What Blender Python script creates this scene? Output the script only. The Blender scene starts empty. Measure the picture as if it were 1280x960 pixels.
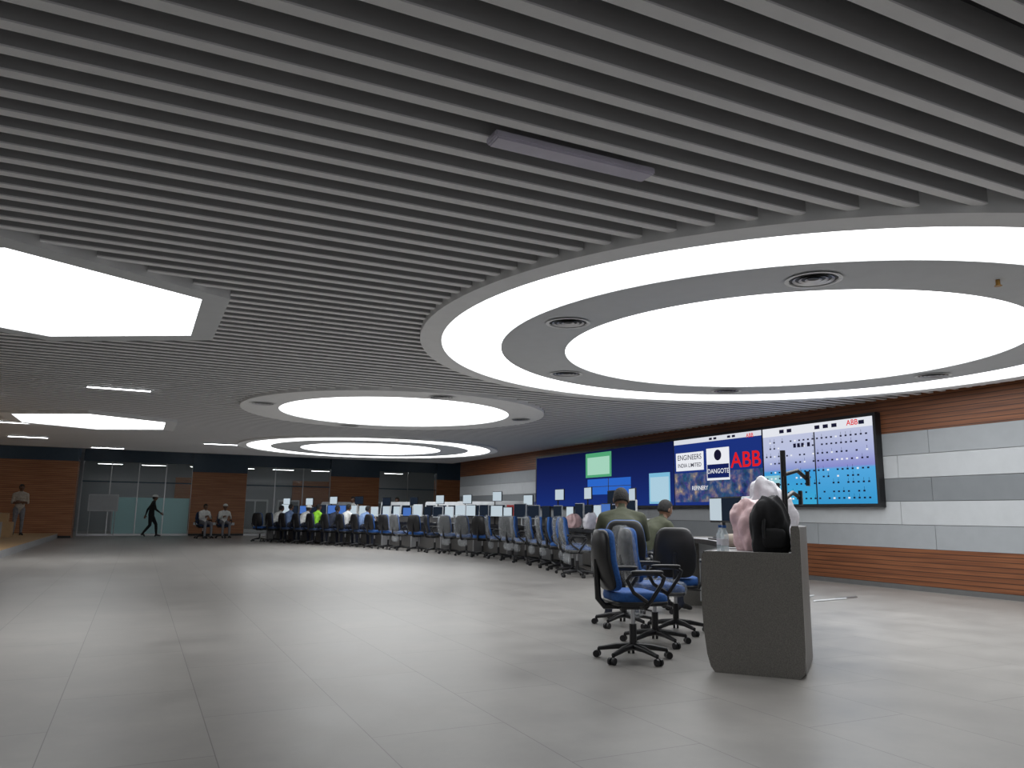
import bpy, bmesh, math, random
from mathutils import Vector, Matrix, noise
random.seed(7)
sc=bpy.context.scene
try:
    sc.view_settings.view_transform='Standard'
    sc.view_settings.look='None'
except Exception as e: print(e)
COL=sc.collection

# ------------------------------------------------------------ materials
def mat(name,col,rough=.5,metal=0,var=0.06,vscale=6,spec=.5,bump=0):
    m=bpy.data.materials.new(name); m.use_nodes=True
    nt=m.node_tree; N=nt.nodes; L=nt.links
    b=N['Principled BSDF']
    b.inputs['Roughness'].default_value=rough; b.inputs['Metallic'].default_value=metal
    b.inputs['Specular IOR Level'].default_value=spec
    tc=N.new('ShaderNodeTexCoord'); no=N.new('ShaderNodeTexNoise'); no.inputs['Scale'].default_value=vscale; no.inputs['Detail'].default_value=3
    L.new(tc.outputs['Object'],no.inputs['Vector'])
    r=N.new('ShaderNodeValToRGB')
    r.color_ramp.elements[0].position=.3; r.color_ramp.elements[1].position=.7
    r.color_ramp.elements[0].color=[max(0,c*(1-var)) for c in col]+[1]
    r.color_ramp.elements[1].color=[min(1,c*(1+var)) for c in col]+[1]
    L.new(no.outputs['Fac'],r.inputs['Fac']); L.new(r.outputs['Color'],b.inputs['Base Color'])
    if bump:
        bp=N.new('ShaderNodeBump'); bp.inputs['Strength'].default_value=bump; bp.inputs['Distance'].default_value=.02
        L.new(no.outputs['Fac'],bp.inputs['Height']); L.new(bp.outputs['Normal'],b.inputs['Normal'])
    return m

def emis(name,col,s):
    m=bpy.data.materials.new(name); m.use_nodes=True
    nt=m.node_tree; nt.nodes.remove(nt.nodes['Principled BSDF'])
    e=nt.nodes.new('ShaderNodeEmission'); e.inputs[0].default_value=list(col)+[1]; e.inputs[1].default_value=s
    nt.links.new(e.outputs[0],nt.nodes['Material Output'].inputs[0]); return m

def film(name,col,fac,rough=.2,trans=0):
    m=bpy.data.materials.new(name); m.use_nodes=True
    nt=m.node_tree; b=nt.nodes['Principled BSDF']; b.inputs['Base Color'].default_value=list(col)+[1]; b.inputs['Roughness'].default_value=rough
    src=b.outputs[0]
    if trans:
        tl=nt.nodes.new('ShaderNodeBsdfTranslucent'); tl.inputs[0].default_value=list(col)+[1]
        m2=nt.nodes.new('ShaderNodeMixShader'); m2.inputs[0].default_value=trans
        nt.links.new(b.outputs[0],m2.inputs[1]); nt.links.new(tl.outputs[0],m2.inputs[2]); src=m2.outputs[0]
    t=nt.nodes.new('ShaderNodeBsdfTransparent'); mx=nt.nodes.new('ShaderNodeMixShader'); mx.inputs[0].default_value=fac
    nt.links.new(t.outputs[0],mx.inputs[1]); nt.links.new(src,mx.inputs[2]); nt.links.new(mx.outputs[0],nt.nodes['Material Output'].inputs[0])
    return m
def crumple(m,lo,hi,sc_):
    nt=m.node_tree; N=nt.nodes; L=nt.links
    tc=N.new('ShaderNodeTexCoord'); no=N.new('ShaderNodeTexNoise'); no.inputs['Scale'].default_value=sc_; no.inputs['Detail'].default_value=4; no.inputs['Distortion'].default_value=1.5
    L.new(tc.outputs['Object'],no.inputs['Vector'])
    mr=N.new('ShaderNodeMapRange'); mr.inputs['From Min'].default_value=.35; mr.inputs['From Max'].default_value=.75; mr.inputs['To Min'].default_value=lo; mr.inputs['To Max'].default_value=hi
    L.new(no.outputs['Fac'],mr.inputs['Value'])
    mx=[n for n in N if n.type=='MIX_SHADER'][-1]; L.new(mr.outputs[0],mx.inputs[0])
    bp=N.new('ShaderNodeBump'); bp.inputs['Strength'].default_value=.8; bp.inputs['Distance'].default_value=.03
    L.new(no.outputs['Fac'],bp.inputs['Height']); L.new(bp.outputs['Normal'],N['Principled BSDF'].inputs['Normal'])

def wood(name,c0,c1,c2):
    m=mat(name,c0,rough=.45)
    nt=m.node_tree; N=nt.nodes; L=nt.links; b=N['Principled BSDF']
    for n in list(N):
        if n.type in('TEX_NOISE','VALTORGB'): N.remove(n)
    tc=[n for n in N if n.type=='TEX_COORD'][0]
    mp=N.new('ShaderNodeMapping'); mp.inputs['Scale'].default_value=(.5,.5,14)
    no=N.new('ShaderNodeTexNoise'); no.inputs['Scale'].default_value=2; no.inputs['Detail'].default_value=6
    L.new(tc.outputs['Object'],mp.inputs[0]); L.new(mp.outputs[0],no.inputs['Vector'])
    r=N.new('ShaderNodeValToRGB'); r.color_ramp.elements[0].position=.3; r.color_ramp.elements[1].position=.72
    r.color_ramp.elements[0].color=list(c0)+[1]; r.color_ramp.elements[1].color=list(c1)+[1]
    L.new(no.outputs['Fac'],r.inputs['Fac'])
    sx=N.new('ShaderNodeSeparateXYZ'); L.new(tc.outputs['Object'],sx.inputs[0])
    d=N.new('ShaderNodeMath'); d.operation='DIVIDE'; d.inputs[1].default_value=.075; L.new(sx.outputs['Z'],d.inputs[0])
    f=N.new('ShaderNodeMath'); f.operation='FRACT'; L.new(d.outputs[0],f.inputs[0])
    g=N.new('ShaderNodeMath'); g.operation='LESS_THAN'; g.inputs[1].default_value=.16; L.new(f.outputs[0],g.inputs[0])
    mx=N.new('ShaderNodeMixRGB'); mx.inputs[2].default_value=list(c2)+[1]
    L.new(g.outputs[0],mx.inputs[0]); L.new(r.outputs['Color'],mx.inputs[1]); L.new(mx.outputs[0],b.inputs['Base Color'])
    return m

def floor_mat():
    m=mat('floor_tile',(.2,.2,.2),rough=.42)
    nt=m.node_tree; N=nt.nodes; L=nt.links; b=N['Principled BSDF']
    for n in list(N):
        if n.type in('TEX_NOISE','VALTORGB'): N.remove(n)
    tc=[n for n in N if n.type=='TEX_COORD'][0]
    mp=N.new('ShaderNodeMapping'); mp.inputs['Rotation'].default_value=(0,0,math.radians(90)); mp.inputs['Location'].default_value=(.33,.33,0)
    L.new(tc.outputs['Object'],mp.inputs[0])
    br=N.new('ShaderNodeTexBrick'); br.inputs['Scale'].default_value=1; br.inputs['Brick Width'].default_value=1.52; br.inputs['Row Height'].default_value=.76
    br.inputs['Mortar Size'].default_value=.003; br.inputs['Mortar Smooth'].default_value=.3; br.offset=.5
    br.inputs['Color1'].default_value=(.315,.298,.282,1); br.inputs['Color2'].default_value=(.335,.318,.30,1); br.inputs['Mortar'].default_value=(.16,.15,.14,1)
    L.new(mp.outputs[0],br.inputs['Vector'])
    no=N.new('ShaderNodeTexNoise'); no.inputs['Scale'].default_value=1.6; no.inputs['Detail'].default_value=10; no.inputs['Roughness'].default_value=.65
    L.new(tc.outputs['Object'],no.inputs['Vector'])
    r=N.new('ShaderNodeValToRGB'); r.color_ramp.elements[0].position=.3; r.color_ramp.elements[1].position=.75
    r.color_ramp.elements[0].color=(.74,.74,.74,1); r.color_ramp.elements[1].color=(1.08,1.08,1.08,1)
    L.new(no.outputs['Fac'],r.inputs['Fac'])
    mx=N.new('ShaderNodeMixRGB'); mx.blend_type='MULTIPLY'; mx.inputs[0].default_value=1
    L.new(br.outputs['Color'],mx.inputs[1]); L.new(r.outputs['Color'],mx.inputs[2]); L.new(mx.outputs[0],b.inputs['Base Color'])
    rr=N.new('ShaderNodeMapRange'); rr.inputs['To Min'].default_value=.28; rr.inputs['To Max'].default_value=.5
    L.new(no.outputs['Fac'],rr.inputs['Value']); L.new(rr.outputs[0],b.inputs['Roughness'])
    return m

def city_mat():
    m=bpy.data.materials.new('night_city_image'); m.use_nodes=True
    nt=m.node_tree; N=nt.nodes; L=nt.links; N.remove(N['Principled BSDF'])
    tc=N.new('ShaderNodeTexCoord'); vo=N.new('ShaderNodeTexVoronoi'); vo.inputs['Scale'].default_value=9
    L.new(tc.outputs['Object'],vo.inputs['Vector'])
    no=N.new('ShaderNodeTexNoise'); no.inputs['Scale'].default_value=5; no.inputs['Detail'].default_value=6; L.new(tc.outputs['Object'],no.inputs['Vector'])
    r=N.new('ShaderNodeValToRGB'); E=r.color_ramp.elements
    E[0].position=.3; E[0].color=(.01,.02,.09,1); E[1].position=.78; E[1].color=(.9,.65,.3,1)
    e=E.new(.5); e.color=(.03,.07,.25,1); e=E.new(.64); e.color=(.25,.2,.25,1)
    L.new(no.outputs['Fac'],r.inputs['Fac'])
    em=N.new('ShaderNodeEmission'); em.inputs[1].default_value=.8
    mx=N.new('ShaderNodeMixRGB'); mx.inputs[0].default_value=.12; L.new(r.outputs['Color'],mx.inputs[1]); 
    hs=N.new('ShaderNodeHueSaturation'); hs.inputs['Value'].default_value=.35; L.new(vo.outputs['Color'],hs.inputs['Color']); L.new(hs.outputs[0],mx.inputs[2])
    L.new(mx.outputs[0],em.inputs[0]); L.new(em.outputs[0],N['Material Output'].inputs[0]); return m

def grad_emis(name,stops,z0,z1,s):
    m=bpy.data.materials.new(name); m.use_nodes=True
    nt=m.node_tree; N=nt.nodes; L=nt.links; N.remove(N['Principled BSDF'])
    tc=N.new('ShaderNodeTexCoord'); sx=N.new('ShaderNodeSeparateXYZ'); L.new(tc.outputs['Object'],sx.inputs[0])
    mr=N.new('ShaderNodeMapRange'); mr.inputs['From Min'].default_value=z0; mr.inputs['From Max'].default_value=z1; L.new(sx.outputs['Z'],mr.inputs['Value'])
    r=N.new('ShaderNodeValToRGB'); E=r.color_ramp.elements
    E[0].position=stops[0][0]; E[0].color=list(stops[0][1])+[1]; E[1].position=stops[-1][0]; E[1].color=list(stops[-1][1])+[1]
    for p,c in stops[1:-1]:
        e=E.new(p); e.color=list(c)+[1]
    L.new(mr.outputs[0],r.inputs['Fac'])
    em=N.new('ShaderNodeEmission'); em.inputs[1].default_value=s; L.new(r.outputs['Color'],em.inputs[0]); L.new(em.outputs[0],N['Material Output'].inputs[0]); return m

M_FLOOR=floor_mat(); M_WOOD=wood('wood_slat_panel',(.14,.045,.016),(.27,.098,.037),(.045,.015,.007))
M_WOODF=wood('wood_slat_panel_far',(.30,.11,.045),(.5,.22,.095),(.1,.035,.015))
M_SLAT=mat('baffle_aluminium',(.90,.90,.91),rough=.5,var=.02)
M_SLAT_SHADE=mat('baffle_side_shade',(.42,.42,.43),rough=.6,var=.02)  # darker copy for baffle sides, shade put into the colour for contrast
M_PLEN=mat('plenum_grey',(.08,.08,.085),rough=.9)
M_DRUM=mat('gypsum_white',(.86,.87,.88),rough=.8,var=.02)
M_DRUM2=mat('gypsum_grey',(.62,.64,.66),rough=.8,var=.02)
M_LUM=emis('stretch_light_membrane',(.97,.99,1.0),3.5)
M_TUBE=emis('tube_light',(.95,.98,1.0),12)
M_OFF=mat('unlit_diffuser',(.66,.63,.75),rough=.4)
M_P=[mat('wall_panel_light',(.35,.37,.39),rough=.5,var=.03),mat('wall_panel_white',(.52,.54,.56),rough=.5,var=.03),mat('wall_panel_mid',(.21,.225,.24),rough=.5,var=.03)]
M_WHW=mat('painted_wall',(.75,.76,.77),rough=.8)
M_JOINT=mat('panel_joint',(.12,.12,.12))
M_BLUE=mat('dark_blue_bulkhead',(.035,.065,.10),rough=.4)
M_BLK=mat('black_plastic',(.010,.010,.012),rough=.38)
M_SEAT=mat('blue_fabric',(.015,.085,.30),rough=.8,var=.2,vscale=60)
M_SEATD=mat('dark_fabric',(.02,.04,.10),rough=.85,var=.2,vscale=60)
M_FILM=film('plastic_film',(.8,.84,.88),.20,.12); crumple(M_FILM,.08,.34,26)
M_GLASS=film('clear_glass',(.5,.6,.6),.10,.03)
M_FROST=film('frosted_glass',(.72,.95,.96),.92,.4,.65)
M_CON=mat('console_laminate',(.12,.115,.11),rough=.5,var=.35,vscale=180)
M_CONL=mat('console_top',(.34,.34,.35),rough=.4)
M_CONW=mat('console_white',(.62,.64,.66),rough=.4)
M_METAL=mat('brushed_metal',(.5,.5,.52),rough=.3,metal=1)
M_SCRD=emis('screen_dark',(.02,.03,.05),.6)
M_SCRL=emis('screen_light',(.55,.65,.72),.9)
M_SCRB=emis('screen_blue',(.08,.2,.6),.8)
M_CARD=mat('cardboard',(.42,.27,.14),rough=.8)
M_SKIN=mat('skin_brown',(.17,.085,.05),rough=.55)
M_HAIR=mat('hair_black',(.008,.007,.007),rough=.75,bump=.6,vscale=90)
M_EYE=mat('eye_white',(.7,.7,.68),rough=.2)
M_LIP=mat('lip',(.14,.05,.045),rough=.5)
M_SHOE=mat('shoe_black',(.015,.015,.015),rough=.4)
def cloth(n,c): return mat('cloth_'+n,c,rough=.85,var=.15,vscale=14,bump=.3)
C_OLIVE=cloth('olive',(.05,.055,.032)); C_WHITE=cloth('white',(.7,.7,.68)); C_BLACK=cloth('black',(.010,.010,.012))
C_GREEN=cloth('hivis_green',(.35,.8,.05)); C_BLUE=cloth('blue',(.16,.24,.42)); C_TAN=cloth('tan',(.42,.36,.30)); C_NAVY=cloth('navy',(.02,.025,.045)); C_GREY=cloth('grey',(.2,.2,.22))
M_HAT=mat('white_hardhat',(.8,.8,.78),rough=.3)
M_PINK=mat('pink_wrap',(.74,.50,.51),rough=.3,bump=.35,vscale=14,var=.12)
M_WRAP=mat('bubble_wrap',(.76,.74,.79),rough=.25,bump=.35,vscale=14,var=.12)
M_RED=mat('red_plastic',(.5,.02,.02),rough=.4)
M_BOT=film('bottle_plastic',(.7,.78,.82),.45,.08)

# ------------------------------------------------------------ mesh builder
class MB:
    def __init__(s): s.v=[];s.f=[];s.m=[];s.sm=[];s.mats=[]
    def mi(s,m):
        if m not in s.mats: s.mats.append(m)
        return s.mats.index(m)
    def add(s,vs,fs,m,smooth=False,M=None):
        o=len(s.v)
        for p in vs:
            p=Vector(p)
            s.v.append(M@p if M else p)
        k=s.mi(m)
        for f in fs: s.f.append([o+i for i in f]); s.m.append(k); s.sm.append(smooth)
    def box(s,c,d,m,R=None,bev=0):
        x,y,z=[a/2 for a in d]
        M=Matrix.Translation(Vector(c))@(R.to_4x4() if R else Matrix.Identity(4))
        if bev<=0:
            vs=[(-x,-y,-z),(x,-y,-z),(x,y,-z),(-x,y,-z),(-x,-y,z),(x,-y,z),(x,y,z),(-x,y,z)]
            s.add(vs,[(0,3,2,1),(4,5,6,7),(0,1,5,4),(1,2,6,5),(2,3,7,6),(3,0,4,7)],m,False,M)
        else:
            bm=bmesh.new(); bmesh.ops.create_cube(bm,size=1)
            for v in bm.verts: v.co=Vector((v.co.x*d[0],v.co.y*d[1],v.co.z*d[2]))
            bmesh.ops.bevel(bm,geom=bm.edges[:],offset=bev,segments=2,affect='EDGES')
            bm.verts.index_update()
            s.add([v.co.copy() for v in bm.verts],[[v.index for v in f.verts] for f in bm.faces],m,False,M); bm.free()
    def cyl(s,p0,p1,r0,m,r1=None,seg=12,smooth=True,cap=True):
        s.tube([p0,p1],[r0,r0 if r1 is None else r1],m,seg,smooth,cap)
    def tube(s,pts,r,m,seg=8,smooth=True,cap=True):
        pts=[Vector(p) for p in pts]; n=len(pts)
        if not isinstance(r,(list,tuple)): r=[r]*n
        vs=[];fs=[]; a=None
        for i,p in enumerate(pts):
            t=(pts[min(i+1,n-1)]-pts[max(i-1,0)]).normalized()
            if a is None: a=t.orthogonal().normalized()
            else:
                a=a-t*a.dot(t)
                a=a.normalized() if a.length>1e-5 else t.orthogonal().normalized()
            b=t.cross(a)
            for j in range(seg):
                q=2*math.pi*j/seg; vs.append(p+(a*math.cos(q)+b*math.sin(q))*r[i])
        for i in range(n-1):
            for j in range(seg):
                k=(j+1)%seg; fs.append((i*seg+j,i*seg+k,(i+1)*seg+k,(i+1)*seg+j))
        s.add(vs,fs,m,smooth)
        if cap:
            s.add(vs[:seg],[tuple(reversed(range(seg)))],m); s.add(vs[-seg:],[tuple(range(seg))],m)
    def sell(s,c,d,m,e1=1,e2=1,R=None,nu=18,nv=10,fn=None,M=None):
        def sp(a,e): return math.copysign(abs(a)**e,a)
        T=Matrix.Translation(Vector(c))@(R.to_4x4() if R else Matrix.Identity(4))
        if M: T=M@T
        vs=[];fs=[]
        for i in range(nv+1):
            ph=-math.pi/2+math.pi*i/nv
            for j in range(nu):
                th=2*math.pi*j/nu
                p=Vector((sp(math.cos(ph),e1)*sp(math.cos(th),e2)*d[0]/2,sp(math.cos(ph),e1)*sp(math.sin(th),e2)*d[1]/2,sp(math.sin(ph),e1)*d[2]/2))
                if fn: p=fn(p)
                vs.append(p)
        for i in range(nv):
            for j in range(nu):
                k=(j+1)%nu; fs.append((i*nu+j,i*nu+k,(i+1)*nu+k,(i+1)*nu+j))
        s.add(vs,fs,m,True,T)
    def ring(s,c,r0,r1,z,m,seg=96,a0=0):
        vs=[];fs=[]
        for j in range(seg):
            a=a0+2*math.pi*j/seg; vs+= [(c[0]+r0*math.cos(a),c[1]+r0*math.sin(a),z),(c[0]+r1*math.cos(a),c[1]+r1*math.sin(a),z)]
        if r0<=1e-6:
            s.add([vs[2*j+1] for j in range(seg)],[tuple(reversed(range(seg)))],m)
        else:
            for j in range(seg):
                k=(j+1)%seg; fs.append((2*j,2*k,2*k+1,2*j+1))
            s.add(vs,fs,m)
    def wallring(s,c,r,z0,z1,m,seg=96,a0=0,smooth=True,r1=None):
        vs=[];fs=[]
        if r1 is None: r1=r
        for j in range(seg):
            a=a0+2*math.pi*j/seg; vs+=[(c[0]+r*math.cos(a),c[1]+r*math.sin(a),z0),(c[0]+r1*math.cos(a),c[1]+r1*math.sin(a),z1)]
        for j in range(seg):
            k=(j+1)%seg; fs.append((2*j,2*k,2*k+1,2*j+1))
        s.add(vs,fs,m,smooth)
    def prism(s,poly,h,m,M):
        n=len(poly); vs=[(p[0],p[1],-h/2) for p in poly]+[(p[0],p[1],h/2) for p in poly]
        fs=[tuple(reversed(range(n))),tuple(range(n,2*n))]+[(i,(i+1)%n,n+(i+1)%n,n+i) for i in range(n)]
        s.add(vs,fs,m,False,M)
    def ribbon(s,path,a,b,z0,z1,m):
        n=len(path); vs=[]
        for i,p in enumerate(path):
            t=(path[min(i+1,n-1)]-path[max(i-1,0)]).normalized(); nr=Vector((t.y,-t.x))
            A=p+nr*a; B=p+nr*b
            vs+=[(A.x,A.y,z0),(B.x,B.y,z0),(B.x,B.y,z1),(A.x,A.y,z1)]
        fs=[]
        for i in range(n-1):
            o=4*i
            for j in range(4):
                k=(j+1)%4; fs.append((o+j,o+4+j,o+4+k,o+k))
        fs+=[(0,1,2,3),(4*n-1,4*n-2,4*n-3,4*n-4)]
        s.add(vs,fs,m)
    def mesh(s,name):
        me=bpy.data.meshes.new(name); me.from_pydata([tuple(v) for v in s.v],[],s.f)
        for m in s.mats: me.materials.append(m)
        me.polygons.foreach_set('material_index',s.m); me.polygons.foreach_set('use_smooth',s.sm)
        me.update(); return me
    def obj(s,name,loc=(0,0,0),rz=0,parent=None):
        return place(s.mesh(name),name,loc,rz,parent)
def place(me,name,loc=(0,0,0),rz=0,parent=None,scale=1):
    o=bpy.data.objects.new(name,me); o.location=loc; o.rotation_euler=(0,0,rz); o.scale=(scale,)*3
    COL.objects.link(o)
    if parent: o.parent=parent
    return o
def head_rz(d): return math.atan2(-d[0],d[1])
def Rx(a): return Matrix.Rotation(math.radians(a),3,'X')

# ------------------------------------------------------------ room shell
XW=11.6; ZS=3.2; ZR=3.15; YE=30.0
PITCH=.22; SW=.068; SD=.15
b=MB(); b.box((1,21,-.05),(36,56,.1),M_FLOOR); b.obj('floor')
b=MB(); b.box((-2.2,12.0,3.56),(28,36.2,.1),M_PLEN); b.obj('ceiling')
circ=[((6.92,6.87),4.38),((4.6,15.1),3.02),((6.6,24.2),4.05)]
hexs=[((-1.1,8.6),2.0),((-1.1,20.3),2.03),((-8.4,8.6),2.0),((-8.4,20.3),2.0),((-1.1,-3.1),2.0),((-8.4,-3.1),2.0),((6.2,-3.1),2.0)]  # panels behind the camera are unseen, added to brighten the near ceiling by bounce
def cuts(y):
    out=[]
    for (c,r) in circ:
        d=abs(y-c[1])
        if d<r: w=math.sqrt(r*r-d*d); out.append((c[0]-w,c[0]+w))
    for (c,R) in hexs:
        d=abs(y-c[1])
        if d<R:
            w=R*math.sqrt(3)/2
            if d>R/2: w=(R-d)*math.sqrt(3)
            out.append((c[0]-w,c[0]+w))
    return sorted(out)
b=MB(); y=-5.8
while y<YE-.05:
    x=-16.0
    segs=[]
    for a,c in cuts(y):
        if a>x: segs.append((x,a))
        x=max(x,c)
    if x<XW: segs.append((x,XW))
    for a,c in segs:
        if c-a>.02:
            b.box(((a+c)/2,y,ZS+SD/2+.004),(c-a,SW,SD),M_SLAT_SHADE); b.box(((a+c)/2,y,ZS+.004),(c-a,SW+.004,.01),M_SLAT)
    y+=PITCH
b.obj('ceiling_baffles')
b=MB(); b.box((-2.2,YE+.06,3.7),(28,.12,1.0),M_BLUE); b.obj('trim_1')
b=MB(); b.box((1,39.6,4.25),(36,19.2,.1),M_DRUM2); b.obj('ceiling.001')
def ceil_light(name,c,rb,ro,ri,rd,vents=()):
    b=MB()
    b.wallring(c,rb,ZR,3.5,M_DRUM,seg=128); b.ring(c,ro,rb,ZR,M_DRUM,128)
    if ri:
        b.wallring(c,ro,ZR,ZR+.03,M_DRUM,128); b.ring(c,ri,ro,ZR+.02,M_LUM,128); b.wallring(c,ri,ZR,ZR+.03,M_DRUM,128)
        b.ring(c,rd,ri,ZR,M_DRUM2,128)
    b.wallring(c,rd,ZR,ZR+.03,M_DRUM,128); b.ring(c,0,rd,ZR+.02,M_LUM,128)
    for (x,y) in vents:
        for k,r in enumerate((.22,.17,.12,.07)):
            b.wallring((x,y),r,ZR-.012,ZR+.0,M_DRUM if k==0 else M_METAL,32,r1=r-.03)
        b.ring((x,y),0,.21,ZR-.003,M_BLK,32)
        b.ring((x,y),.2,.235,ZR-.014,M_DRUM,32)
    return b.obj(name)
def onring(c,r,x,y):
    d=Vector((x-c[0],y-c[1])).normalized()*r; return (c[0]+d.x,c[1]+d.y)
c1=(6.92,6.87)
V=[onring(c1,3.0,*p) for p in [(4.95,4.5),(4.0,6.85),(5.3,9.55),(8.3,9.4),(9.4,7.0),(8.9,4.6)]]
ceil_light('circular_ceiling_light',c1,4.38,4.13,3.42,2.63,V)
ceil_light('circular_ceiling_light.001',(4.6,15.1),3.02,2.3,None,2.3,[(1.95,14.9),(7.2,14.6),(4.6,12.45),(4.3,17.75)])
ceil_light('circular_ceiling_light.002',(6.6,24.2),4.05,3.8,3.1,2.2,[])
for i,(c,R) in enumerate(hexs):
    b=MB(); a0=math.pi/6
    b.wallring(c,R,ZR,3.5,M_DRUM,6,a0,False); b.ring(c,R-.28,R,ZR,M_DRUM2,6,a0)
    b.wallring(c,R-.28,ZR,ZR+.05,M_DRUM,6,a0,False); b.ring(c,0,R-.28,ZR+.03,M_LUM,6,a0)
    b.obj('hexagonal_ceiling_light')
b=MB(); p=onring(c1,3.05,6.35,3.7)
M_BRASS=mat('brass',(.4,.22,.06),rough=.35,metal=.8)
b.cyl((p[0],p[1],ZR+.01),(p[0],p[1],ZR-.05),.018,M_BRASS); b.cyl((p[0],p[1],ZR-.05),(p[0],p[1],ZR-.055),.03,M_BRASS); b.obj('ceiling_fire_sprinkler')
def tube(x,y,z,L=1.0,on=True,w=.09):
    b=MB(); b.box((0,0,.0),(L,w,.04),M_CONW if on else M_OFF,bev=.008)
    b.box((0,0,-.022),(L-.04,w-.02,.01),M_TUBE if on else M_OFF); b.obj('linear_ceiling_light',(x,y,z))
tube(2.1,3.60,ZS-.012,1.05,False,.13)
for x,y in [(-.45,14.5),(-2.7,21.6),(-3.0,25.8),(2.14,25.2),(-1.07,28.9),(-2.9,16.2),(-6,13),(-6,25)]: tube(x,y,ZS-.012,1.0)

# right wall
b=MB()
Y0,Y1=-6,29
b.box((XW+.16,(Y0+Y1)/2,1.75),(.2,Y1-Y0,3.5),M_JOINT)
def band(z0,z1,m,step=None,off=0,th=.06):
    if not step:
        b.box((XW+.03,(Y0+Y1)/2,(z0+z1)/2),(th,Y1-Y0,z1-z0),m); return
    y=Y0+off-step
    while y<Y1:
        a=max(y,Y0)+.004; c=min(y+step,Y1)-.004
        if c>a: b.box((XW+.03,(a+c)/2,(z0+z1)/2),(th,c-a,z1-z0-.008),m)
        y+=step
band(0,.67,M_WOOD); band(2.61,3.5,M_WOOD)
h=.388
for k,(mm,off) in enumerate([(0,0),(1,.6),(2,0),(1,.6),(0,0)]):
    band(2.61-(k+1)*h,2.61-k*h,M_P[mm],2.4,off)
b.obj('wall_right')
b=MB(); b.box((XW-.012,11.5,.04),(.02,35,.08),M_JOINT); b.obj('baseboard_right')
b=MB(); b.box((15.3,29.1,2.1),(7.2,.2,4.2),M_WOOD); b.obj('wall_right_return')
b=MB(); b.box((1,-6.1,1.75),(36,.2,3.5),M_WHW); b.obj('wall_back')
b=MB(); b.box((-16.1,21,2.1),(.2,56,4.2),M_WHW); b.obj('wall_left')
b=MB(); b.box((18.9,39,2.1),(.2,20,4.2),M_WHW); b.obj('wall_right_far')
b=MB(); b.box((1,48.1,2.1),(36,.2,4.2),M_P[0]); b.obj('wall_far')
def block(name,x0,x1,y,zw,dep=.5):
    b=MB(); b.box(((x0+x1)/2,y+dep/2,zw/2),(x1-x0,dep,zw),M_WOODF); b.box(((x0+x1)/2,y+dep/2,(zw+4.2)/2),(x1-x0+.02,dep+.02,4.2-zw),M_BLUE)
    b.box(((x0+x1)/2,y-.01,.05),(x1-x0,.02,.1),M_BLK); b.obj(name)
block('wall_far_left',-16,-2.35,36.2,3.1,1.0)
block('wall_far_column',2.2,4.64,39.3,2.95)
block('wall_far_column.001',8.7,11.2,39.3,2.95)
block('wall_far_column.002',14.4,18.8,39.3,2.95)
def glass(i,x0,x1,frost=None):
    b=MB(); b.box(((x0+x1)/2,39.5,1.65),(x1-x0,.02,3.3),M_GLASS)
    b.box(((x0+x1)/2,39.5,3.75),(x1-x0,.12,.9),M_BLUE)
    b.box(((x0+x1)/2,39.48,.04),(x1-x0,.08,.08),M_METAL)
    b.box(((x0+x1)/2,39.48,2.4),(x1-x0,.05,.05),M_BLUE)
    n=max(1,round((x1-x0)/1.3))
    for k in range(n+1): b.box((x0+(x1-x0)*k/n,39.48,1.65),(.04,.06,3.3),M_METAL)
    if frost: b.box(((frost[0]+frost[1])/2,39.46,.9),(frost[1]-frost[0],.01,1.62),M_FROST)
    b.obj('window_%d'%i)
glass(1,-2.35,2.2,(-1.0,2.15)); glass(2,4.64,8.7,None); glass(3,11.2,14.4,None)
for x in (-1.5,0.6,3,5.2,7.4,9.6,12,14):
    for y in (41,43.5,46): tube(x,y,3.55 if y>41 else 3.7,1.2)
for x in (-6,-2,2,6,10,14):
    for y in (32,34,37): tube(x,y,4.17,1.5)  # lobby tubes hidden above the baffle edge, added to brighten the far zone
for x,w in ((-.4,1.6),(5.8,1.4),(7.6,1.2),(12.5,1.6)):
    b=MB(); b.box((x,45,.9),(w,.5,1.8),M_CONW,bev=.02); b.box((x-w*.23,44.74,.95),(w*.4,.02,1.5),M_P[2]); b.box((x+w*.23,44.74,.95),(w*.4,.02,1.5),M_P[2])
    b.box((x-.04,44.72,1),(.02,.03,.2),M_METAL); b.obj('storage_cabinet')
for x in (9.9,3.4): 
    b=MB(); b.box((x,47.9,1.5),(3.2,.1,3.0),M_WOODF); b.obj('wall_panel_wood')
b=MB(); b.box((0,0,1.45),(1.2,.03,.75),M_CONW,bev=.01); b.box((0,-.02,1.45),(1.1,.01,.65),M_P[1]); b.cyl((-.5,0,0),(-.5,0,1.1),.02,M_METAL); b.cyl((.5,0,0),(.5,0,1.1),.02,M_METAL)
b.box((-.5,0,.01),(.06,.4,.02),M_METAL); b.box((.5,0,.01),(.06,.4,.02),M_METAL); b.obj('whiteboard',(-1.4,39.0,0))
b=MB()
for x in (2.5,2.9,3.3,3.7,4.1): b.box((x,39.28,.55),(.22,.02,.12),M_CONW)
b.obj('wall_socket_plates')
b=MB(); b.box((-9.35,26,.09),(13.1,20,.18),M_CONL); b.box((-9.35,26,.19),(13.1,20,.02),M_CARD); b.obj('raised_platform')
b=MB()
for (x,y,z,w,d,h) in [(0,0,.25,.6,.5,.5),(-.1,.02,.65,.5,.45,.3),(-.75,.1,.35,.7,.6,.7)]:
    b.box((x,y,z),(w,d,h),M_CARD,bev=.01); b.box((x,y-d/2-.002,z),(.06,.004,h),M_CONL); b.box((x,y,z+h/2+.001),(.06,d,.004),M_CONL)
b.obj('cardboard_boxes',(-4.05,31,.2))

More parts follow.
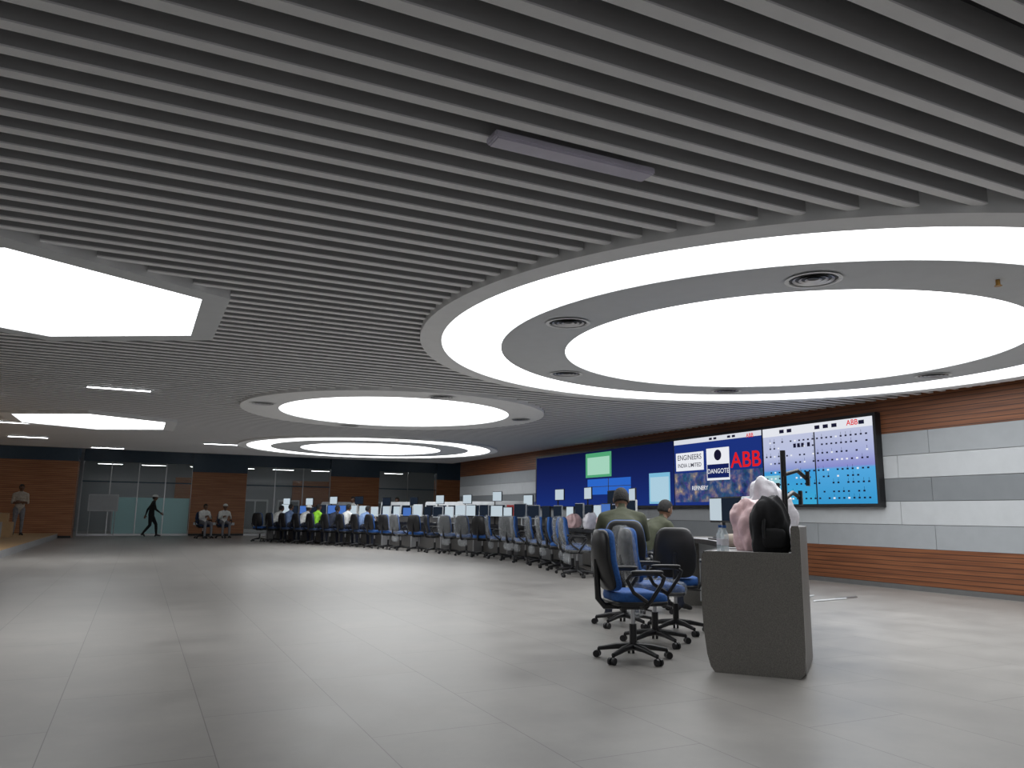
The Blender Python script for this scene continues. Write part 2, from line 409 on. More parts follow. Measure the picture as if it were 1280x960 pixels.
# ------------------------------------------------------------ video wall
root=bpy.data.objects.new('video_wall',None); COL.objects.link(root)
ZB,ZT=1.38,2.96; XS=XW-.14
b=MB(); b.box((XW-.07,15.7,(ZB+ZT)/2),(.14,12.84,ZT-ZB+.06),M_BLK); b.obj('frame',parent=root)
def scr(y0,y1,z0,z1,m,off=0,nm='screen'):
    b=MB(); x=XS-.004-off; b.add([(x,y1,z0),(x,y0,z0),(x,y0,z1),(x,y1,z1)],[(0,1,2,3)],m); b.obj(nm,parent=root)
M_NAVY=grad_emis('screen_navy',[(0,(.012,.035,.22)),(.5,(.010,.02,.13)),(1,(.005,.009,.05))],ZB,ZT,.8)
scr(14.95,22.05,ZB+.03,ZT-.03,M_NAVY)
scr(17.66,19.0,2.2,2.88,emis('win_green',(.10,.45,.22),.8),.004)
scr(17.75,18.9,2.27,2.76,emis('win_pale',(.45,.8,.62),.8),.006)
scr(16.75,18.9,1.72,2.15,emis('win_blue',(.03,.16,.7),.8),.004)
scr(17.8,17.83,1.72,2.15,M_BLK,.006); scr(16.75,18.9,1.93,1.945,M_BLK,.006)
scr(15.1,15.95,1.45,2.2,emis('win_cyan',(.25,.6,.85),.8),.004)
scr(15.15,15.9,1.5,2.1,emis('win_ice',(.5,.75,.9),.8),.006)
scr(12.02,14.92,ZB+.03,ZT-.03,emis('desk_blue',(.015,.04,.25),.8))
scr(12.02,14.92,ZT-.14,ZT-.03,emis('toolbar',(.75,.78,.85),.9),.003)
scr(12.02,14.92,ZB+.1,2.15,city_mat(),.003)
M_SW=emis('screen_white',(.85,.87,.92),.95); M_SRED=emis('screen_red',(.8,.015,.02),.9); M_SBK=emis('screen_ink',(.02,.02,.06),.5)
scr(13.85,14.85,2.2,2.62,M_SW,.006); scr(13.0,13.75,1.95,2.66,M_SW,.006)
scr(13.02,13.73,2.0,2.3,M_NAVY,.008)
def text(t,y,z,size,m,bold=0.0,sx=1):
    cu=bpy.data.curves.new('caption','FONT'); cu.body=t; cu.size=size; cu.align_x='CENTER'; cu.offset=bold; cu.resolution_u=4
    o=bpy.data.objects.new('caption',cu); COL.objects.link(o)
    o.location=(XS-.016,y,z); o.rotation_euler=(math.pi/2,0,-math.pi/2); o.scale=(sx,1,1); cu.materials.append(m); o.parent=root
text('ENGINEERS',14.35,2.45,.17,M_SBK,.001); text('INDIA LIMITED',14.35,2.28,.13,M_SBK,.001)
text('DANGOTE',13.37,2.1,.145,M_SW,.001); text('ABB',12.5,2.2,.46,M_SRED,.006,1.1)
text('REFINERY',14.0,1.75,.13,M_SW,.001); text('ABB',9.75,ZT-.15,.14,M_SRED,.002); text('ABB',12.35,ZT-.15,.12,M_SRED,.002)
b=MB(); b.ring((0,0),0,.12,0,M_SBK,24)
o=b.obj('emblem',(XS-.014,13.37,2.5),parent=root); o.rotation_euler=(0,math.pi/2,0)
MS1=grad_emis('scada_a',[(0,(.05,.45,.75)),(.42,(.06,.38,.8)),(.45,(.3,.36,.72)),(.6,(.55,.6,.85)),(1,(.62,.66,.85))],ZB,ZT,.85)
MS2=grad_emis('scada_b',[(0,(.04,.35,.7)),(.42,(.10,.45,.85)),(.45,(.28,.3,.7)),(.62,(.45,.5,.8)),(1,(.66,.7,.86))],ZB,ZT,.85)
scr(10.66,11.98,ZB+.03,ZT-.03,MS1); scr(9.33,10.63,ZB+.03,ZT-.03,MS2)
scr(9.33,11.98,ZT-.2,ZT-.03,emis('toolbar2',(.8,.82,.88),.95),.003)
scr(11.55,11.98,ZB+.03,ZB+.6,emis('scada_c',(.35,.7,.8),.8),.003)
b=MB(); x=XS-.008
def q(y0,y1,z0,z1,m): b.add([(x,y1,z0),(x,y0,z0),(x,y0,z1),(x,y1,z1)],[(0,1,2,3)],m)
for row,z in enumerate((1.5,1.62,1.78,1.9,2.02,2.2,2.34,2.5,2.62)):
    y=9.45
    while y<11.9:
        if random.random()<.8:
            q(y,y+.045,z,z+.03,M_SBK if random.random()<.75 else M_SW)
            if random.random()<.3: q(y+.018,y+.024,z+.03,z+.09,M_SBK)
        y+=.11
for y in (10.9,11.0,11.1,10.75): q(y,y+.07,2.5,2.58,M_SBK)
for y in (9.5,10.1,10.3,10.5,11.2,11.4): q(y,y+.12,ZT-.15,ZT-.08,M_SBK)
for y in (12.8,12.95,13.4,13.55): q(y,y+.1,ZT-.11,ZT-.06,M_SBK)
b.obj('display_icons',parent=root)

# ------------------------------------------------------------ chairs
def chair_mesh(name,wrap,fabric,seatf=None):
    seatf=seatf or fabric
    b=MB()
    for k in range(5):
        a=math.radians(90+72*k); c,s_=math.cos(a),math.sin(a)
        b.tube([(0,0,.115),(c*.15,s_*.15,.105),(c*.31,s_*.31,.075)],[.034,.026,.018],M_BLK,8)
        b.cyl((c*.31,s_*.31,.08),(c*.31,s_*.31,.05),.012,M_BLK)
        t=Vector((-s_,c,0)); p=Vector((c*.325,s_*.325,.03))
        for d in (-1,1): b.cyl(p+t*d*.008,p+t*d*.03,.03,M_BLK,seg=14)
    b.cyl((0,0,.09),(0,0,.3),.032,M_BLK); b.cyl((0,0,.3),(0,0,.45),.018,M_METAL)
    b.box((0,-.02,.455),(.2,.26,.05),M_BLK,bev=.012)
    b.tube([(.1,.02,.45),(.24,.05,.44),(.27,.06,.44)],.008,M_BLK,6)
    b.sell((0,.02,.49),(.50,.50,.05),M_BLK,.4,.45)
    b.sell((0,.02,.535),(.49,.49,.10),seatf,.5,.45,fn=lambda p:Vector((p.x,p.y,p.z-.03*max(0,p.y/.25)**3+.25*p.x*p.x*(p.z>0))))
    b.tube([(0,-.1,.45),(0,-.26,.455),(0,-.315,.52),(0,-.325,.68),(0,-.335,.85)],[.025,.028,.028,.026,.02],M_BLK,8)
    R=Rx(8)
    def curve(p): return Vector((p.x*(1-.18*max(0,p.z/.3)),p.y+.9*p.x*p.x-.05*math.cos(p.z*6)+.04,p.z))
    b.sell((0,-.315,.84),(.44,.05,.52),M_BLK,.45,.5,R,fn=curve,nv=12)
    b.sell((0,-.28,.84),(.45,.08,.53),fabric,.45,.5,R,fn=curve,nv=12)
    for s_ in (-1,1):
        x=.285*s_
        b.tube([(.15*s_,.02,.465),(.25*s_,.03,.47),(x,.06,.53),(x+.01*s_,.15,.66),(x+.01*s_,.17,.71),(x+.01*s_,.13,.74),(x,-.02,.745),(x,-.13,.73),(x,-.16,.69),(x,-.10,.59),(x,.02,.51)],.017,M_BLK,8)
        b.sell((x+.005*s_,.02,.755),(.065,.29,.035),M_BLK,.5,.6)
    if wrap:
        def nz(p):
            n=noise.noise(p*9)*.03; q=p*(1+n*1.3); q.x+=noise.noise(p*15+Vector((3,1,2)))*.018; return q
        b.sell((0,-.29,.83),(.49,.15,.60),M_FILM,.5,.6,R,nu=36,nv=24,fn=nz)
        b.sell((0,.02,.53),(.53,.53,.17),M_FILM,.5,.55,nu=36,nv=14,fn=nz)
        b.sell((.0,-.2,.36),(.3,.16,.22),M_FILM,.8,.8,nu=24,nv=14,fn=nz)
    return b.mesh(name)
CH=[chair_mesh('office_chair_bare',False,M_SEAT),chair_mesh('office_chair_wrapped',True,M_SEAT),chair_mesh('office_chair_dark',False,M_SEATD),chair_mesh('office_chair_blackback',False,M_BLK,M_SEAT)]
def chair(x,y,d,k,s=1): return place(CH[k],'office_chair',(x,y,0),head_rz(d),scale=s)

# ------------------------------------------------------------ monitors
def monitor_mesh(nm,scrm,w=.5,h=.32,body=M_BLK):
    b=MB(); b.box((0,0,.36),(w,.035,h),body,bev=.008); b.box((0,-.0185,.365),(w-.03,.004,h-.04),scrm)
    b.box((0,.025,.36),(w*.5,.04,h*.6),body,bev=.01)
    b.cyl((0,.05,.0),(0,.05,.36),.02,body); b.box((0,.04,.008),(.24,.18,.016),body,bev=.005)
    return b.mesh(nm)
MON=[monitor_mesh('mon_dark',M_SCRD),monitor_mesh('mon_light',M_SCRL),monitor_mesh('mon_blue',M_SCRB),monitor_mesh('mon_white',M_SCRL,.46,.36,M_CONW),monitor_mesh('mon_whiteoff',M_SCRD,.5,.36,M_CONW)]
def catmull(P,n=10):
    P=[Vector(p) for p in P]; Q=[P[0]*2-P[1]]+P+[P[-1]*2-P[-2]]; out=[]
    for i in range(1,len(Q)-2):
        a,b_,c,d=Q[i-1:i+3]
        for k in range(n):
            t=k/n; out.append(.5*((2*b_)+(c-a)*t+(2*a-5*b_+4*c-d)*t*t+(3*b_-a-3*c+d)*t**3))
    out.append(P[-1]); return out
def walk(path,step,start=0):
    out=[];acc=start
    for i in range(len(path)-1):
        a,c=path[i],path[i+1]; L=(c-a).length; t=(c-a)/L
        while acc<=L:
            out.append((a+t*acc,t)); acc+=step
        acc-=L
    return out
path=catmull([(7.5,12.6),(8.2,14.75),(8.65,17.2),(8.5,19.8),(7.9,22.7),(7.0,26.0),(5.6,29.2),(4.2,32.2)])
b=MB()
b.ribbon(path,.55,1.35,.80,.85,M_CONL); b.ribbon(path,1.28,1.36,.0,1.08,M_CON); b.ribbon(path,.9,.95,.05,.80,M_CON)
b.ribbon(path,.545,.56,.79,.86,M_BLK); b.ribbon(path,1.24,1.40,1.07,1.10,M_CONW)
for p,t in walk(path,1.7,.0)+[(path[-1],(path[-1]-path[-2]).normalized())]:
    n=Vector((t.y,-t.x)); b.box((*(p+n*.93),.41),(.05,.72,.80),M_CONL,Matrix.Rotation(math.atan2(n.y,n.x)-math.pi/2,3,'Z'))
b.obj('control_console')
cs=walk(path,.86,.3)
NC=len(cs); occ_i=list(range(NC-8,NC-1))
for i,(p,t) in enumerate(cs):
    n=Vector((t.y,-t.x))
    if i in occ_i:
        q_=p+n*.02; place(CH[2],'office_chair',(q_.x,q_.y,0),head_rz(n)); continue
    j=Vector((random.uniform(-.08,.05),random.uniform(-.08,.08)))
    d=(n+Vector((random.uniform(-.5,.5),random.uniform(-.5,.5)))).normalized()
    q_=p+n*.02+j
    chair(q_.x,q_.y,d,1 if (i<12 and i%3!=2) or i%4==1 else random.choice([0,0,2]))
for i,(p,t) in enumerate(walk(path,.6,.2)):
    n=Vector((t.y,-t.x)); q_=p+n*random.uniform(.98,1.04)
    place(MON[random.choice([0,1,1,2,3,3,3,4,4])],'computer_monitor',(q_.x,q_.y,.85),head_rz(n)+random.uniform(-.12,.12),scale=random.uniform(.95,1.12))
for i,(p,t) in enumerate(walk(path,1.5,.9)):
    n=Vector((t.y,-t.x)); q_=p+n*1.25
    b=MB(); hh=random.choice([0,.05,.12]); b.cyl((0,0,0),(0,0,.72+hh),.018,M_BLK); b.box((0,0,.01),(.05,.05,.02),M_BLK); b.tube([(0,0,.6+hh),(.12,-.04,.66+hh),(.22,-.05,.68+hh)],.014,M_BLK); b.box((.24,-.08,.70+hh),(.46,.03,.29),M_BLK,bev=.006); b.box((.24,-.098,.70+hh),(.43,.004,.26),random.choice([M_SCRD,M_SCRL,M_SCRL]))
    b.obj('display_arm',(q_.x,q_.y,.85),head_rz(n))
for (x,y,k) in [(9.75,26.0,3),(10.15,24.0,2),(8.75,28.2,3),(10.5,21.8,1),(7.2,31.5,2)]:
    b=MB(); b.box((0,.15,.5),(1.5,.6,1.0),M_CONW,bev=.03); b.box((0,.1,1.26),(1.4,.3,.58),M_CONW,Rx(-8),bev=.03)
    for qq in range(3): b.box((-.44+.44*qq,-.07,1.26),(.36,.02,.36),M_RED if (k==1 and qq==1) else M_SCRD,Rx(-8))
    b.box((0,-.17,.5),(1.3,.02,.7),M_P[0]); b.obj('operator_cabinet',(x,y,0),head_rz((.75,.66)))
b=MB()
for p,t in walk(path,1.25,.4):
    n=Vector((t.y,-t.x)); q_=p+n*.72; b.box((q_.x,q_.y,.862),(.42,.15,.02),M_BLK,Matrix.Rotation(head_rz(n),3,'Z'),bev=.004)
b.obj('keyboards')
def blob(name,c,d,m,amp=.25,fr=4,e=.9,rz=0,strap=False):
    b=MB()
    def fn(p):
        n=noise.noise(p*fr+Vector(c)); n2=1-2*abs(noise.noise(Vector((p.x*fr*2.4,p.y*fr*2.4,p.z*fr*1.0))+Vector(c))); n3=noise.noise(p*fr*4+Vector(c))
        q=p*(1+amp*1.3*n+amp*.5*n2+amp*.15*n3); q.z=max(q.z,-d[2]*.42); return q
    b.sell((0,0,d[2]*.42),d,m,e,e,nu=90,nv=60,fn=fn)
    if strap:
        b.tube([(-d[0]*.2,-d[1]*.45,d[2]*.75),(-d[0]*.28,-d[1]*.62,d[2]*.45),(-d[0]*.2,-d[1]*.45,d[2]*.12)],.014,M_BLK)
        b.tube([(-.04,0,d[2]*.86),(-.03,0,d[2]*1.0),(.03,0,d[2]*1.0),(.04,0,d[2]*.86)],.012,M_BLK)
        b.sell((0,-d[1]*.45,d[2]*.28),(d[0]*.6,.08,d[2]*.35),m,.5,.5)
    return b.obj(name,c,rz)
for i,(p,t) in enumerate(walk(path,1.1,.3)[:4]):
    n=Vector((t.y,-t.x)); q_=p+n*(.78); blob('plastic_wrapped_bundle',(q_.x,q_.y,.855),(.36,.22,.36),M_PINK if i%2 else M_WRAP)

# ------------------------------------------------------------ near console
NP=catmull([(4.25,4.6),(5.05,5.3),(5.8,6.2),(6.4,7.2),(6.8,8.3)],6)
b=MB()
b.ribbon(NP,-.36,.30,.84,.88,M_CONL); b.ribbon(NP,.28,.34,.02,1.08,M_CON); b.ribbon(NP,-.05,0.0,.06,.84,M_CONW); b.ribbon(NP,-.375,-.36,.83,.885,M_BLK)
pol=[(-.33,.04),(-.30,.0),(.30,.0),(.335,.04),(.345,.2),(.345,1.06),(.335,1.09),(.29,1.09),(.28,1.07),(.28,.89),(-.34,.89),(-.375,.87),(-.38,.83),(-.385,.7),(-.385,.5),(-.375,.3),(-.355,.13)]
def frame_at(p,t):
    n=Vector((t.y,-t.x)); return Matrix(((n.x,0,-t.x,p.x),(n.y,0,-t.y,p.y),(0,1,0,0),(0,0,0,1)))
M_CON2=mat('console_end_laminate',(.19,.18,.165),rough=.55,var=.3,vscale=160)
t0=(NP[1]-NP[0]).normalized()
b.prism(pol,.06,M_CON2,frame_at(NP[0]-t0*.03,t0))
te=(NP[-1]-NP[-2]).normalized(); b.prism(pol,.06,M_CON2,frame_at(NP[-1]+te*.03,te))
for k in (8,16):
    t=(NP[k+1]-NP[k]).normalized(); b.prism([(-.3,0.0),(.28,.0),(.28,.84),(-.3,.84)],.04,M_CONW,frame_at(NP[k],t))
b.obj('control_console.001')
def npos(i,off):
    i=min(i,len(NP)-2); t=(NP[i+1]-NP[i]).normalized(); n=Vector((t.y,-t.x)); q=NP[i]+n*off; return q,n
for a in ((3.72,5.44,(.97,-.22),0),(4.36,6.02,(.95,-.3),1),(4.98,6.52,(.6,.8),3)):
    chair(*a,s=.94)
chair(4.76,7.12,(.5,.85),0); chair(5.72,8.02,(.97,.1),2)
for (i,off,k,sc_) in [(14,.1,3,1.0),(17,.12,3,.95),(20,.1,0,1),(22,.1,1,1)]:
    q_,n=npos(i,off); place(MON[k],'computer_monitor',(q_.x,q_.y,.88),head_rz(n)+.1,scale=sc_)
q_,n=npos(3,-.08); blob('plastic_wrapped_bundle',(q_.x,q_.y,.88),(.28,.25,.40),M_PINK,.3,6,.8)
q_,n=npos(6,.05); blob('plastic_wrapped_bundle',(q_.x,q_.y,.88),(.42,.30,.58),M_WRAP,.35,6,.8)
q_,n=npos(1,.12); blob('black_backpack',(q_.x,q_.y,.88),(.29,.28,.42),C_BLACK,.28,5,.75,math.radians(-35),True)
q_,n=npos(3,.2)
b=MB(); b.cyl((0,0,0),(0,0,.82),.022,M_BLK); b.box((0,0,.01),(.12,.12,.02),M_BLK); b.tube([(0,0,.62),(-.14,.1,.66),(-.26,.16,.6)],.018,M_BLK); b.tube([(0,0,.42),(-.2,.05,.48),(-.36,.1,.44)],.018,M_BLK)
b.box((-.3,.17,.6),(.12,.03,.12),M_BLK); b.box((-.38,.1,.44),(.12,.03,.12),M_BLK); b.cyl((.1,.02,0),(.12,.02,.6),.012,M_BLK); b.obj('display_arm',(q_.x,q_.y,.88),head_rz(n))
q_,n=npos(9,.15)
b=MB(); b.cyl((0,0,0),(0,0,.6),.018,M_BLK); b.box((0,0,.01),(.16,.16,.02),M_BLK); b.tube([(0,0,.45),(-.14,-.1,.5),(-.3,-.1,.46)],.016,M_BLK); b.box((-.34,-.1,.45),(.14,.03,.14),M_BLK); b.obj('display_arm',(q_.x,q_.y,.88),head_rz(n))
for i,off in ((0,-.22),(1,-.28)):
    q_,n=npos(i,off); q_=q_+Vector((.06,.05))
    b=MB(); b.tube([(0,0,0),(0,0,.13),(0,0,.16),(0,0,.185)],[.032,.032,.018,.013],M_BOT,14); b.cyl((0,0,.05),(0,0,.1),.0325,M_WRAP,seg=14); b.cyl((0,0,.185),(0,0,.205),.015,M_SEAT,seg=12); b.obj('water_bottle',(q_.x,q_.y,.881))
q_,n=npos(5,-.27)
b=MB(); b.sell((0,0,.06),(.2,.22,.13),C_TAN,.8,1,fn=lambda p:Vector((p.x,p.y,max(p.z,-.05)))); b.sell((0,-.13,.02),(.17,.16,.015),C_TAN,.6,1); b.obj('baseball_cap',(q_.x,q_.y,.881),.6)
q_,n=npos(8,-.22)
b=MB(); b.box((0,0,.006),(.3,.22,.012),M_CONW); b.box((.02,.0,.03),(.12,.08,.035),M_RED,bev=.006); b.obj('paper_and_stapler',(q_.x,q_.y,.881),.4)
b=MB(); 
for k in range(2):
    q_,n=npos(13+5*k,-.2); b.box((q_.x,q_.y,.891),(.42,.15,.02),M_BLK,Matrix.Rotation(head_rz(n),3,'Z'),bev=.004)
b.obj('keyboards.001')
b=MB(); b.tube([(-.35,-.1,.012),(.4,-.15,.012)],.012,M_CONW); b.tube([(-.35,.12,.012),(-.2,.25,.012),(-.1,.05,.06),(0,.22,.012)],.012,M_CONW); b.box((.5,-.1,.01),(.5,.05,.02),M_METAL); b.obj('metal_bracket',(8.9,8.3,0),.2)

# ------------------------------------------------------------ people
def seg_d(p,a,b):
    ab=b-a; t=max(0,min(1,(p-a).dot(ab)/max(1e-9,ab.length_squared))); return (p-(a+ab*t)).length
def person(name,loc,rz,J,shirt,pants,hat=None,scale=1,sleeve='long',headrot=None,curl=.6):
    V=Vector
    J={k:V(v) for k,v in J.items()}
    for s_ in 'lr':
        f=(J['to'+s_]-J['an'+s_]); f.z=0; J['he'+s_]=J['an'+s_]-f.normalized()*.045+V((0,0,-.05))
    bones=[('pel','wai','S'),('wai','che','S'),('che','nkb','S'),('nkb','nk','K'),('nkb','shl','S'),('shl','ell','S'),('ell','wrl','F'),('nkb','shr','S'),('shr','elr','S'),('elr','wrr','F'),
      ('pel','hil','P'),('hil','knl','P'),('knl','anl','P'),('anl','tol','B'),('pel','hir','P'),('hir','knr','P'),('knr','anr','P'),('anr','tor','B'),('anl','hel','B'),('anr','her','B')]
    g=MB(); mm=shirt
    pts=[J['pel']-(J['wai']-J['pel'])*.35,J['pel'],J['wai'],J['che'],J['nkb']]; prof=[(.13,.10),(.165,.125),(.148,.11),(.178,.128),(.105,.08)]
    for i in range(4):
        for k in range(5):
            t=k/5; c=pts[i].lerp(pts[i+1],t); up=(pts[i+1]-pts[i]).normalized(); x=V((1,0,0)); yv=up.cross(x).normalized(); x=yv.cross(up)
            rx=prof[i][0]*(1-t)+prof[i+1][0]*t; ry=prof[i][1]*(1-t)+prof[i+1][1]*t
            g.sell(c,(2*rx,2*ry,.15),mm,.8,.85,R=Matrix((x,yv,up)).transposed(),nu=20,nv=10)
    def limb(ps,rs):
        g.tube(ps,rs,mm,14)
        for p_,r_ in zip(ps,rs): g.sell(p_,(2*r_,)*3,mm,nu=14,nv=10)
    limb([J['nkb'],J['nk'],J['nk']+V((0,.005,.06))],[.07,.056,.052])
    for s_ in 'lr':
        sh,el,wr,hi,kn,an,to,he=[J[k+s_] for k in ('sh','el','wr','hi','kn','an','to','he')]
        limb([J['nkb'],sh],[.085,.066]); limb([J['nk']-V((0,0,.03)),sh],[.045,.055]); limb([J['che'],sh+(el-sh)*.12],[.11,.066])
        limb([sh,sh.lerp(el,.4),el],[.066,.058,.045]); limb([el,el.lerp(wr,.3),wr],[.045,.043,.028])
        limb([J['pel'],hi],[.11,.10]); limb([hi,hi.lerp(kn,.4),kn],[.10,.088,.064]); limb([kn,kn.lerp(an,.35),an],[.06,.06,.042])
        limb([an,to],[.042,.033]); limb([an,he],[.042,.034])
    ob=g.obj('tmp')
    r_=ob.modifiers.new('r','REMESH'); r_.mode='VOXEL'; r_.voxel_size=.017; r_.use_smooth_shade=True
    s2=ob.modifiers.new('s','SMOOTH'); s2.factor=.6; s2.iterations=5
    dg=bpy.context.evaluated_depsgraph_get(); ev=ob.evaluated_get(dg); em=ev.to_mesh()
    vs=[v.co.copy() for v in em.vertices]; fs=[list(p.vertices) for p in em.polygons]
    ev.to_mesh_clear(); me=ob.data; bpy.data.objects.remove(ob); bpy.data.meshes.remove(me)
    rad={'pel':.155,'wai':.145,'che':.165,'nkb':.09,'nk':.055,'sh':.068,'el':.046,'wr':.03,'hi':.095,'kn':.062,'an':.042,'to':.04,'he':.035}
    b=MB(); groups={}
    rr=lambda k:(rad.get(k) or rad[k[:2]])
    for f in fs:
        c=sum((vs[i] for i in f),V())/len(f); best=None
        for a,d,t in bones:
            q=seg_d(c,J[a],J[d])/((rr(a)+rr(d))/2)
            if best is None or q<best[0]: best=(q,t,a,d)
        t=best[1]; m=shirt
        if t=='P': m=pants
        elif t=='K': m=M_SKIN
        elif t=='B': m=M_SHOE
        elif t=='F': m=shirt if sleeve=='long' else M_SKIN
        groups.setdefault(m.name,(m,[]))[1].append(f)
    b.v+=vs
    for m,fl in groups.values():
        k=b.mi(m)
        for f in fl: b.f.append(list(f)); b.m.append(k); b.sm.append(True)
    H=J['nk']
    R=(headrot or Matrix.Identity(3))
    T=Matrix.Translation(H)@R.to_4x4()
    def hf(p):
        q=p.copy()
        if p.z<0: q.x*=1-.28*(-p.z/.12)**1.5; q.y*=1-.12*(-p.z/.12)
        if p.y>0: q.y*=.93
        return q
    b.sell((0,.015,.115),(.152,.195,.235),M_SKIN,.95,.95,nu=24,nv=18,fn=hf,M=T)
    b.sell((0,.105,.10),(.028,.04,.05),M_SKIN,M=T,nu=10,nv=8)
    for s_ in (-1,1):
        b.sell((.032*s_,.092,.122),(.026,.018,.013),M_EYE,M=T,nu=10,nv=6); b.sell((.032*s_,.101,.122),(.010,.006,.010),M_HAIR,M=T,nu=8,nv=6)
        b.sell((.032*s_,.096,.141),(.038,.012,.007),M_HAIR,M=T,nu=8,nv=6); b.sell((.078*s_,.005,.108),(.018,.035,.06),M_SKIN,M=T,nu=10,nv=8)
    b.sell((0,.094,.058),(.05,.014,.012),M_LIP,M=T,nu=10,nv=6)
    def hairf(p):
        q=p.copy()
        if p.y>.03 and p.z<.045: q*=.78
        elif p.z<-.06: q*=.8
        return q
    b.sell((0,.005,.13),(.166,.212,.232),M_HAIR,.95,.95,nu=28,nv=20,fn=hairf,M=T)
    if hat:
        b.sell((0,.01,.17),(.2,.25,.19),hat,.9,1,nu=24,nv=14,fn=lambda p:Vector((p.x,p.y,max(p.z,-.0))),M=T); b.sell((0,.06,.168),(.21,.30,.012),hat,.6,1,M=T)
    for s_ in 'lr':
        a,w=J['el'+s_],J['wr'+s_]; d=(w-a).normalized(); sg=-1 if s_=='l' else 1
        side=d.cross(V((sg,0,.15))).normalized() ; pn=side.cross(d).normalized()
        if pn.x*sg>0: pn=-pn
        M3=Matrix((side,pn,d)).transposed()
        b.sell(w+d*.045,(.082,.034,.10),M_SKIN,.7,.8,R=M3,nu=12,nv=8)
        for k,(o,L) in enumerate(((-.03,.075),(-.01,.085),(.01,.08),(.03,.062))):
            p0=w+d*.08+side*o; p1=p0+d*L*.45+pn*.01; p2=p1+(d*.6+pn*curl).normalized()*L*.32; p3=p2+(d*.3+pn*curl*1.4).normalized()*L*.28
            b.tube([p0,p1,p2,p3],[.0095,.009,.008,.006],M_SKIN,8)
        f=1 if side.y>0 else -1
        p0=w+d*.025+side*f*.034; p1=p0+(d*.5+side*f*.8+pn*.3).normalized()*.035; p2=p1+(d+side*f*.25+pn*.4).normalized()*.03
        b.tube([p0,p1,p2],[.012,.0105,.007],M_SKIN,8)
    o=b.obj(name,loc,rz); o.scale=(scale,)*3; return o
STAND=dict(pel=(0,0,.95),wai=(0,0,1.08),che=(0,.01,1.28),nkb=(0,0,1.45),nk=(0,.02,1.53),shl=(-.19,0,1.41),ell=(-.25,-.03,1.13),wrl=(-.2,.14,.98),shr=(.19,0,1.41),elr=(.25,-.03,1.13),wrr=(.2,.14,.98),
  hil=(-.09,0,.9),knl=(-.11,.03,.5),anl=(-.12,0,.085),tol=(-.15,.15,.03),hir=(.09,0,.9),knr=(.11,.03,.5),anr=(.12,0,.085),tor=(.15,.15,.03))
ARMSIN=dict(STAND,wrl=(.02,.17,1.16),wrr=(-.02,.2,1.13),ell=(-.24,.02,1.12),elr=(.24,.02,1.12))
WALK=dict(STAND,pel=(0,0,.93),nkb=(0,.05,1.43),nk=(0,.09,1.51),che=(0,.03,1.26),shl=(-.19,.04,1.39),ell=(-.25,-.14,1.14),wrl=(-.25,-.2,.90),shr=(.19,.06,1.39),elr=(.25,.14,1.15),wrr=(.22,.34,1.0),
  hil=(-.09,.02,.89),knl=(-.1,.22,.52),anl=(-.1,.26,.09),tol=(-.11,.42,.05),hir=(.09,-.02,.89),knr=(.1,-.03,.49),anr=(.1,-.28,.15),tor=(.1,-.19,.035))
SIT=dict(pel=(0,-.05,.66),wai=(0,-.05,.78),che=(0,0,.97),nkb=(0,.05,1.12),nk=(0,.09,1.20),shl=(-.19,.04,1.08),ell=(-.25,.14,.84),wrl=(-.15,.36,.90),shr=(.19,.04,1.08),elr=(.25,.14,.84),wrr=(.15,.36,.90),
  hil=(-.09,-.02,.67),knl=(-.14,.40,.62),anl=(-.14,.42,.085),tol=(-.16,.57,.035),hir=(.09,-.02,.67),knr=(.14,.40,.62),anr=(.14,.40,.085),tor=(.16,.55,.035))
LEAN=dict(SIT,che=(0,.08,.96),nkb=(0,.2,1.09),nk=(0,.27,1.15),shl=(-.19,.17,1.06),shr=(.19,.17,1.06),ell=(-.26,.26,.86),elr=(.26,.26,.86),wrl=(-.15,.5,.93),wrr=(.12,.5,.93))
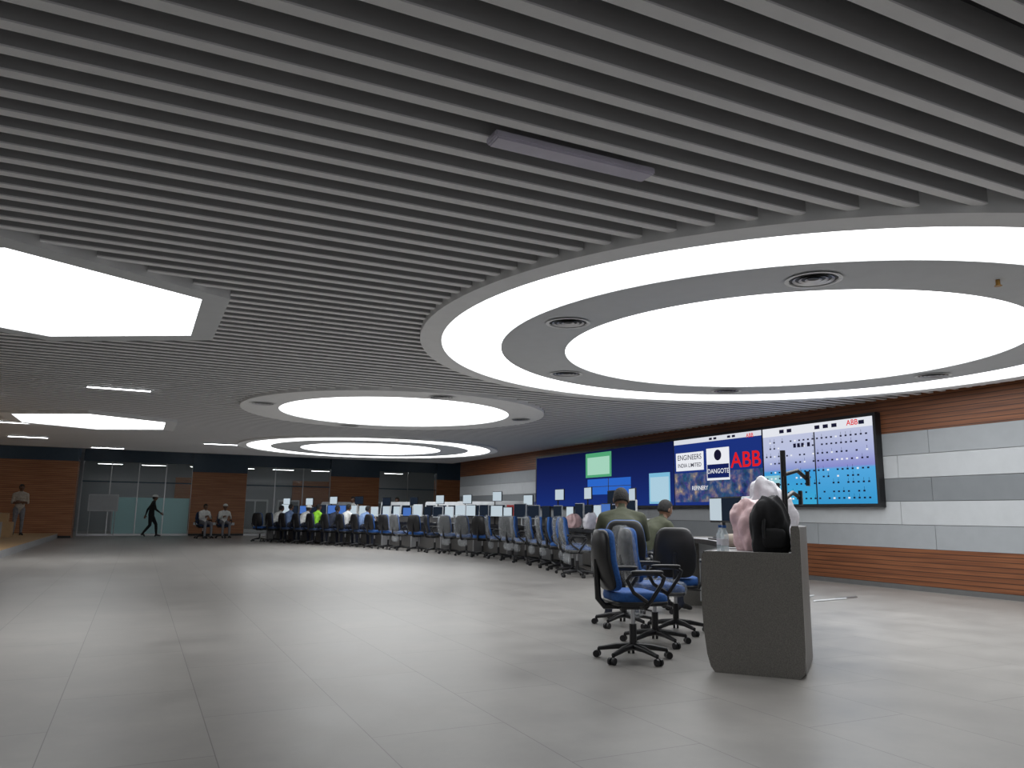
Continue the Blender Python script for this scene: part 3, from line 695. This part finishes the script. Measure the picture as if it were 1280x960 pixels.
person('walking_worker',(.55,37.4,0),head_rz((1,.05)),WALK,C_BLACK,C_BLACK,hat=M_HAT,scale=1.03)
person('standing_worker',(-3.85,33,.2),head_rz((.3,-1)),ARMSIN,C_TAN,C_GREY,scale=1.03,sleeve='short')
person('seated_operator',(4.76,7.12,0),head_rz((.5,.85)),LEAN,C_OLIVE,C_NAVY,scale=1.06,sleeve='short',headrot=Rx(-20))
person('seated_operator',(5.72,8.02,0),head_rz((.97,.1)),LEAN,C_OLIVE,C_NAVY,scale=.98,sleeve='short',headrot=Rx(-15))
cols=[(C_BLUE,None),(C_WHITE,None),(C_NAVY,None),(C_GREEN,None),(C_WHITE,M_HAT),(C_BLUE,None),(C_WHITE,None)]
for k,(sh,ht) in enumerate(cols):
    p,t=cs[occ_i[k]]; n=Vector((t.y,-t.x)); q_=p+n*.02
    person('seated_operator',(q_.x,q_.y,0),head_rz(n),SIT if k%2 else LEAN,sh,C_NAVY,hat=ht)
for x,y,d,sh in ((7.6,30.2,(-.8,-.6),C_WHITE),(9.3,29.9,(-.7,-.6),C_BLUE)):
    person('standing_worker',(x,y,0),head_rz(d),STAND,sh,C_GREY)
for x,y,d,sh,ht in ((2.55,35.5,(.5,-1),C_WHITE,None),(3.4,35.9,(.2,-1),C_WHITE,M_HAT)):
    place(CH[2],'office_chair',(x,y,0),head_rz(d)); person('seated_worker',(x,y,0),head_rz(d),SIT,sh,C_GREY,hat=ht)

# ------------------------------------------------------------ world & camera
w=bpy.data.worlds.new('World'); sc.world=w; w.use_nodes=True
w.node_tree.nodes['Background'].inputs[0].default_value=(.5,.55,.6,1); w.node_tree.nodes['Background'].inputs[1].default_value=.05
cam=bpy.data.cameras.new('camera'); co=bpy.data.objects.new('camera',cam); COL.objects.link(co)
cam.sensor_width=36; cam.lens=961/1280*36; cam.clip_end=200
th=math.radians(25.55); p=math.radians(9.63)
co.matrix_world=Matrix.Translation((0,0,1.15))@Matrix.Rotation(-th,4,'Z')@Matrix.Rotation(math.pi/2+p,4,'X')@Matrix.Rotation(.012,4,'Z')
sc.camera=co
